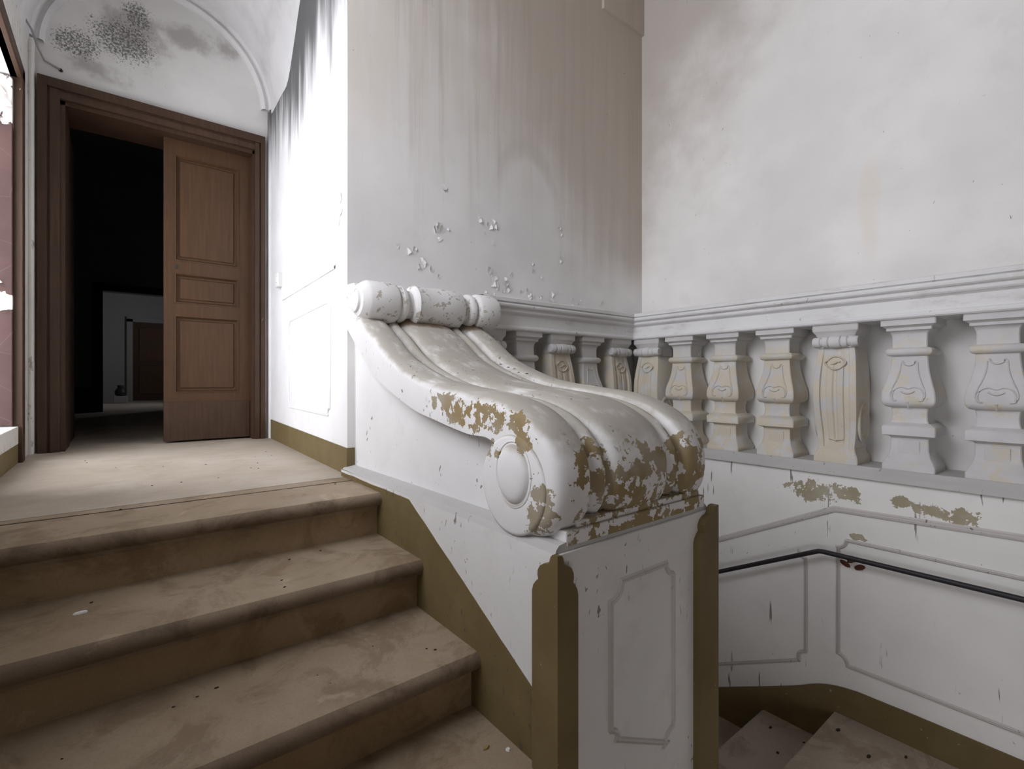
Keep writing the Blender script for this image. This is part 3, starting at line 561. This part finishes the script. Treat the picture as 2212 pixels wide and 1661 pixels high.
hk = empty('wall_hook', (XL + 0.02, YD - 0.1, 2.42), label='bent rusty wire hook at the springing of the arch', cat='hook')
mk('wire', tube([(XL + 0.005, 3.92, 2.50), (XL + 0.03, 3.95, 2.46), (XL + 0.05, 4.02, 2.40), (XL + 0.07, 4.10, 2.375), (XL + 0.14, YD - 0.012, 2.352)], 0.006, 6), M_GRIME, hk, smooth=60)
mk('nail', tube([(XL + 0.14, YD - 0.012, 2.352), (XL + 0.145, YD + 0.01, 2.352)], 0.010, 8), M_CRUMB, hk)

# ------------------------------------------------------------------ brown double door
D = empty('door_1', (0.26, YD, 0.0), label='brown panelled double door standing half open', cat='door', kind='structure')
def jamb(x0, x1, dirn):                     # stepped architrave, outer edge first
    w = x1 - x0
    parts = [box(min(x0, x0 + w * .42), max(x0, x0 + w * .42), YD - 0.045, YD + 0.05, 0, 2.276), box(min(x0 + w * .42, x0 + w * .58), max(x0 + w * .42, x0 + w * .58), YD - 0.028, YD + 0.05, 0, 2.24), box(min(x0 + w * .55, x1), max(x0 + w * .55, x1), YD - 0.036, YD + 0.05, 0, 2.22)]
    return join(*parts)
mk('jamb', jamb(-0.385, -0.285, 1), M_FRAME, D)
mk('jamb', jamb(0.862, 0.795, -1), M_FRAME, D)
mk('head', join(box(-0.385, 0.862, YD - 0.0455, YD + 0.05, 2.222, 2.2765), box(-0.33, 0.83, YD - 0.028, YD + 0.05, 2.19, 2.24), box(-0.30, 0.80, YD - 0.0365, YD + 0.05, 2.165, 2.205)), M_FRAME, D)
mk('reveal_lining', join(box(-0.30, -0.262, YD - 0.01, YD + 0.33, 0, 2.18), box(0.782, 0.82, YD - 0.01, YD + 0.33, 0, 2.18), box(-0.30, 0.82, YD - 0.01, YD + 0.33, 2.14, 2.225)), M_FRAME, D)
LY = YD + 0.085
leaf_parts = []
xs0, xs1 = 0.242, 0.782
stile, pans = 0.062, [(1.285, 2.035), (0.985, 1.20), (0.35, 0.90)]
leaf_parts += [box(xs0, xs0 + stile, LY, LY + 0.04, 0.012, 2.14), box(xs1 - stile - 0.012, xs1, LY, LY + 0.04, 0.012, 2.14)]
for a, b in ((0.012, 0.35), (0.90, 0.985), (1.20, 1.285), (2.035, 2.14)): leaf_parts.append(box(xs0 + stile, xs1 - stile - 0.012, LY, LY + 0.04, a, b))
leaf = mk('leaf', join(*leaf_parts), M_WOOD, D)
for a, b in pans:
    pa = mk('panel', join(box(xs0 + stile - 0.002, xs1 - stile - 0.010, LY + 0.020, LY + 0.034, a - 0.002, b + 0.002), box(xs0 + stile + 0.03, xs1 - stile - 0.042, LY + 0.012, LY + 0.03, a + 0.032, b - 0.032, 0.006, 1)), M_WOOD, leaf)
    c = [(xs0 + stile, a), (xs1 - stile - 0.012, a), (xs1 - stile - 0.012, b), (xs0 + stile, b)]
    mk('panel_bead', moulding(c, [(0.0, -0.0205), (0.0, 0.004), (0.008, 0.005), (0.016, -0.010), (0.018, -0.0205)], lambda p, q, h: (p, LY - h, q)), M_WOOD, leaf)
mk('kick_board', box(xs0 + 0.001, xs1 - 0.002, LY - 0.014, LY, 0.012, 0.285, 0.004), M_FRAME, leaf)
mk('keyhole_plate', prism(arc(xs0 + 0.078, 1.250, 0.013, 0, 180, 8) + [(xs0 + 0.066, 1.225), (xs0 + 0.090, 1.225)], xz, LY - 0.004, LY), M_KEY, leaf)
mk('keyhole', join(prism(arc(xs0 + 0.078, 1.250, 0.005, 0, 330, 8), xz, LY - 0.0048, LY), box(xs0 + 0.0755, xs0 + 0.0805, LY - 0.0048, LY, 1.23, 1.25)), M_IRON, leaf)
# the other leaf stands open inside the dark room
mk('open_leaf', join(box(-0.305, -0.265, YD + 0.34, YD + 0.86, 0.012, 2.13)), M_FRAME, D)

# ------------------------------------------------------------------ rooms beyond the door
RY1, RY2 = 9.0, 13.0
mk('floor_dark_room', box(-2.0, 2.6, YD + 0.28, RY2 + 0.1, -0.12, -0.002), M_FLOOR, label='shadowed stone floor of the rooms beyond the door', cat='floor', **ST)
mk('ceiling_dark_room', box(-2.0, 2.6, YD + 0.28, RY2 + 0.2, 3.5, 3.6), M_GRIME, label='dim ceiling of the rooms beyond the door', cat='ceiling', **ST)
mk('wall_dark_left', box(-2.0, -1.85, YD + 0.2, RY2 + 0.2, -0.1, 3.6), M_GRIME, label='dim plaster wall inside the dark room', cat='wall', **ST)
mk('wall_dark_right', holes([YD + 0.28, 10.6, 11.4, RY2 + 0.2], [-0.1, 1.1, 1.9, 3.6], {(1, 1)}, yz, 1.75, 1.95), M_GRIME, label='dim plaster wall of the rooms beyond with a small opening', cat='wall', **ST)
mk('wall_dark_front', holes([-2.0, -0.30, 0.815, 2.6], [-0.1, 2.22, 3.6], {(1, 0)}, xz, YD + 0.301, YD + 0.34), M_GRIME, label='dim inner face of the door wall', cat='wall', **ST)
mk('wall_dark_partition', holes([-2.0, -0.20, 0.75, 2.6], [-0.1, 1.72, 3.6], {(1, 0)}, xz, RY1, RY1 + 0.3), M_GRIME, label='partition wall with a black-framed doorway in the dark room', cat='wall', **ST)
f2 = empty('door_2', (0.3, RY1, 0), label='black door frame deep in the dark room', cat='door frame', kind='structure')
mk('jamb', box(-0.30, -0.18, RY1 - 0.05, RY1 + 0.02, 0, 1.80), M_DARK, f2); mk('jamb', box(0.73, 0.85, RY1 - 0.05, RY1 + 0.02, 0, 1.80), M_DARK, f2); mk('head', box(-0.30, 0.85, RY1 - 0.05, RY1 + 0.02, 1.70, 1.80), M_DARK, f2)
mk('reveal_lining', box(-0.20, -0.185, RY1 + 0.01, RY1 + 0.3, 0, 1.72), M_DARK, f2)
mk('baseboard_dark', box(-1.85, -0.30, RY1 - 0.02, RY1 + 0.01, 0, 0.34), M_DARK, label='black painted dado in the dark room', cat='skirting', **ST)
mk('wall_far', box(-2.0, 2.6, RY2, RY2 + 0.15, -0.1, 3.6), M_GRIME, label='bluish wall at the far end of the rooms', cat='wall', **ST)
f3 = empty('door_3', (0.55, RY2, 0), label='dull wooden door at the far end of the rooms', cat='door', kind='structure')
mk('jamb', box(0.12, 0.22, RY2 - 0.04, RY2, 0, 1.72), M_GRIME, f3); mk('jamb', box(1.1, 1.2, RY2 - 0.04, RY2, 0, 1.72), M_GRIME, f3); mk('head', box(0.12, 1.2, RY2 - 0.04, RY2, 1.66, 1.76), M_GRIME, f3)
lf = mk('leaf', box(0.22, 1.1, RY2 - 0.02, RY2, 0.03, 1.66), M_FRAME, f3)
for z0, z1 in ((0.15, 0.75), (0.85, 1.55)): mk('panel', box(0.32, 1.0, RY2 - 0.03, RY2 - 0.015, z0, z1, 0.008, 1), M_WOOD, lf)
pot = empty('pot', (0.03, 12.2, 0), label='small dark pot standing on a pale block beside the far door', cat='pot')
mk('block', box(-0.09, 0.13, 12.1, 12.3, 0, 0.14, 0.01), M_GRIME, pot)
mk('vessel', lathe([(0.14, 0.05), (0.16, 0.085), (0.22, 0.095), (0.27, 0.07), (0.30, 0.045), (0.33, 0.055), (0.345, 0.05), (0.345, 0.01)], lambda t, a, b: (0.02 + a, 12.2 + b, t), 20), M_IRON, pot, smooth=50)
mk('dark_room_rib', tube([(-1.84, 6.2, 2.0), (-1.5, 6.2, 2.08), (-1.35, 6.2, 2.5), (-1.1, 6.2, 2.95), (-0.6, 6.2, 3.35), (0.2, 6.2, 3.5)], 0.07, 8), M_FRAME, label='brown vault rib in the dark room', cat='rib', **ST)

# ------------------------------------------------------------------ window with the peeling red shutter
wn = empty('window_1', (XL, WY1, WZ0), label='deep window opening beside the landing with a brown frame', cat='window', kind='structure')
mk('frame_post', box(XL - 0.02, XL + 0.022, WY1 - 0.006, WY1 + 0.07, 0.0, WZ1 + 0.06, 0.004), M_FRAME, wn)
mk('frame_post', box(XL - 0.03, XL + 0.022, WY0 - 0.075, WY0, 0.0, WZ1 + 0.06, 0.004), M_FRAME, wn)
mk('frame_head', box(XL - 0.03, XL + 0.022, WY0 - 0.07, WY1 + 0.07, WZ1, WZ1 + 0.075, 0.004), M_FRAME, wn)
mk('sill', box(XL - 0.45, XL + 0.004, WY0, WY1, 0.10, WZ0 + 0.004, 0.004), M_LEFT, wn)
mk('sill_base', box(XL - 0.10, XL + 0.003, WY0, WY1, 0.0, 0.105), OLIVE, wn)
for nm, (y0, y1, z0, z1), lb in (('added_window_2', (VY0, VY1, VZ0, VZ1), 'assumed window opening beside the flight, added to light the stairwell'), ('added_window_3', (UY0, UY1, UZ0, UZ1), 'unseen window opening added at the lower landing to brighten it')):
    w2 = empty(nm, (XL, y0, z0), label=lb, cat='window', kind='structure')  # both openings are unseen, added for their light
    for y in (y0 + 0.001, y1 - 0.051, (y0 + y1) / 2 - 0.025): mk('frame_post', box(XL - 0.28, XL - 0.23, y, y + 0.05, z0 + 0.001, z1 - 0.001), M_FRAME, w2)
    for z in (z0 + 0.001, z1 - 0.051): mk('frame_rail', box(XL - 0.279, XL - 0.231, y0 + 0.05, y1 - 0.05, z, z + 0.05), M_FRAME, w2)
sh = empty('window_shutter', (XL - 0.2, WY1 - 0.02, WZ0), label='red painted shutter with peeling paint folded into the window reveal', cat='shutter')
mk('board', box(XL - 0.44, XL - 0.015, WY1 - 0.03, WY1 - 0.002, WZ0 + 0.01, WZ1 - 0.01, 0.004), M_RED, sh)
for k, (cx, cz, s) in enumerate(((-0.47, 1.88, 0.04), (-0.50, 1.94, 0.05), (-0.51, 1.80, 0.04), (-0.48, 0.82, 0.02), (-0.49, 0.95, 0.015))):
    pts = [(cx + s * random.uniform(.6, 1) * math.cos(i * 1.05), cz + s * random.uniform(.5, 1) * math.sin(i * 1.05)) for i in range(6)]
    v = [(a, WY1 - 0.034 - 0.016 * (i % 3), b) for i, (a, b) in enumerate(pts)] + [(cx, WY1 - 0.031, cz)]
    mk('paint_curl', (v, [(i, (i + 1) % 6, 6) for i in range(6)]), M_FLAKE, sh)

# ------------------------------------------------------------------ lifting paint on the back wall
def flake(name, c, nrm, t1, size, parent, mat, lift=0.35):
    t2 = nrm.cross(t1); n = random.randint(5, 8); hub = c + nrm * 0.0012; v = []
    hinge = random.uniform(0, 6.28)
    for i in range(n):
        a = 6.283 * i / n + random.uniform(-.3, .3); r = size * random.uniform(0.45, 1.0)
        v.append(hub + (t1 * math.cos(a) + t2 * math.sin(a) * 1.25) * r + nrm * (size * lift * max(0, math.cos(a - hinge)) ** 2 + 0.0006))
    v.append(hub)
    return mk(name, (v, [(i, (i + 1) % n, n) for i in range(n)]), mat, parent)
CL = [(1.34, 1.46, .02, .03, 2), (1.335, 1.245, .02, .06, 6), (1.60, 1.33, .03, .05, 4), (1.68, 1.30, .02, .06, 5), (2.19, 1.40, .02, .05, 4), (2.20, 1.24, .02, .06, 4), (1.66, 1.0, .05, .07, 9), (1.75, .985, .07, .05, 12), (1.93, .97, .06, .03, 6), (2.10, .96, .09, .025, 7), (2.30, .945, .06, .03, 5), (2.55, .935, .03, .05, 4), (1.15, 1.10, .05, .02, 4), (1.26, 1.03, .05, .05, 6), (2.0, 1.10, .05, .05, 4)]
for cx, cz, rx, rz, n in CL:
    for i in range(n):
        c = Vector((cx + random.gauss(0, rx * .7), YB, max(0.90, cz + random.gauss(0, rz * .6))))
        flake('paint_flake', c, Vector((0, -1, 0)), Vector((1, 0, 0)), random.uniform(0.008, 0.027), wb, M_FLAKE, 0.5)
for cy, cz in ((2.37, 1.32), (2.36, 1.26), (2.40, 1.22)):
    flake('paint_flake', Vector((sx(cy) - 0.002, cy, cz)), Vector((-1, 0, 0)), Vector((0, 1, 0)), 0.03, ws, M_FLAKE)

# ------------------------------------------------------------------ crumbs and flakes lying on the steps
def crumb(x, y, z, s, label, cat, group, mat, name='debris_crumb'):
    n = 7; v = []
    a0 = random.uniform(0, 6)
    for h, k in ((0.0, 1.0), (0.35, 0.8)):
        for i in range(n):
            a = a0 + 6.283 * i / n; r = s * k * (0.6 + 0.4 * math.sin(i * 2.3 + a0) ** 2)
            v.append((x + r * math.cos(a), y + r * 0.7 * math.sin(a), z + 0.0004 + h * min(s, 0.012)))
    f = [(i, (i + 1) % n, n + (i + 1) % n, n + i) for i in range(n)] + [tuple(range(n))[::-1], tuple(range(n, 2 * n))]
    mk(name, (v, f), mat, None, label=label, cat=cat, group=group)
crumb(-0.08, 1.705, -RI, 0.017, 'white paint chip on the second step against the riser', 'paint chip', 'paint chips', M_FLAKE, 'paint_chip')
crumb(0.735, 1.03, -3 * RI, 0.013, 'ochre plaster lump on the lowest visible tread', 'plaster lump', None, M_OCHRE, 'plaster_lump')
crumb(0.775, 0.99, -3 * RI, 0.010, 'small white paint chip beside the corner guard', 'paint chip', 'paint chips', M_FLAKE, 'paint_chip')
LL = 'small dark crumb scattered on the lower landing'
for x, y in ((2.58, 0.84), (2.50, 0.70), (2.42, 0.62), (2.50, 0.56), (2.40, 0.52), (2.62, 0.60), (2.56, 0.45), (2.35, 0.40), (2.30, 0.35), (2.20, 0.60), (2.45, 0.35), (2.60, 0.52)):
    crumb(x, y, ZM, random.uniform(0.008, 0.022), LL, 'crumb', 'crumbs on the lower landing', M_CRUMB)
LL = 'tiny dark crumb on the descending steps behind the pedestal'
for x, y, k in ((2.45, 1.05, 1), (2.6, 1.15, 1), (2.2, 1.1, 1), (2.62, 1.0, 1), (2.55, 1.42, 2)):
    crumb(x, y, ZM - RI * k, random.uniform(0.007, 0.014), LL, 'crumb', 'crumbs on the descending steps', M_CRUMB)
LL = 'tiny dark crumb lying on the pale landing'
for i in range(16):
    x, y = random.uniform(-0.3, 0.75), random.uniform(1.9, 3.6)
    crumb(x, y, 0.0, random.uniform(0.003, 0.006), LL, 'crumb', 'crumbs on the landing', M_CRUMB)
LL = 'tiny dark crumb lying on a worn tan tread'
for i in range(18):
    k = random.choice((1, 2, 2, 3)); y = U1 - TR * k + random.uniform(0.05, 0.33)
    crumb(random.uniform(-0.1, 0.76), y, -RI * k, random.uniform(0.002, 0.006), LL, 'crumb', 'crumbs on the steps', M_CRUMB)
LL = 'tiny black dropping on the scroll crest'
for x, y, z in ((1.29, 1.70, 0.508), (1.30, 1.66, 0.494), (1.31, 1.63, 0.486), (1.30, 1.59, 0.472), (1.32, 1.56, 0.466), (1.28, 1.30, 0.40), (1.31, 1.22, 0.392), (1.05, 1.72, 0.50)):
    crumb(x, y, z, 0.008, LL, 'dropping', 'droppings on the scroll', M_CRUMB)
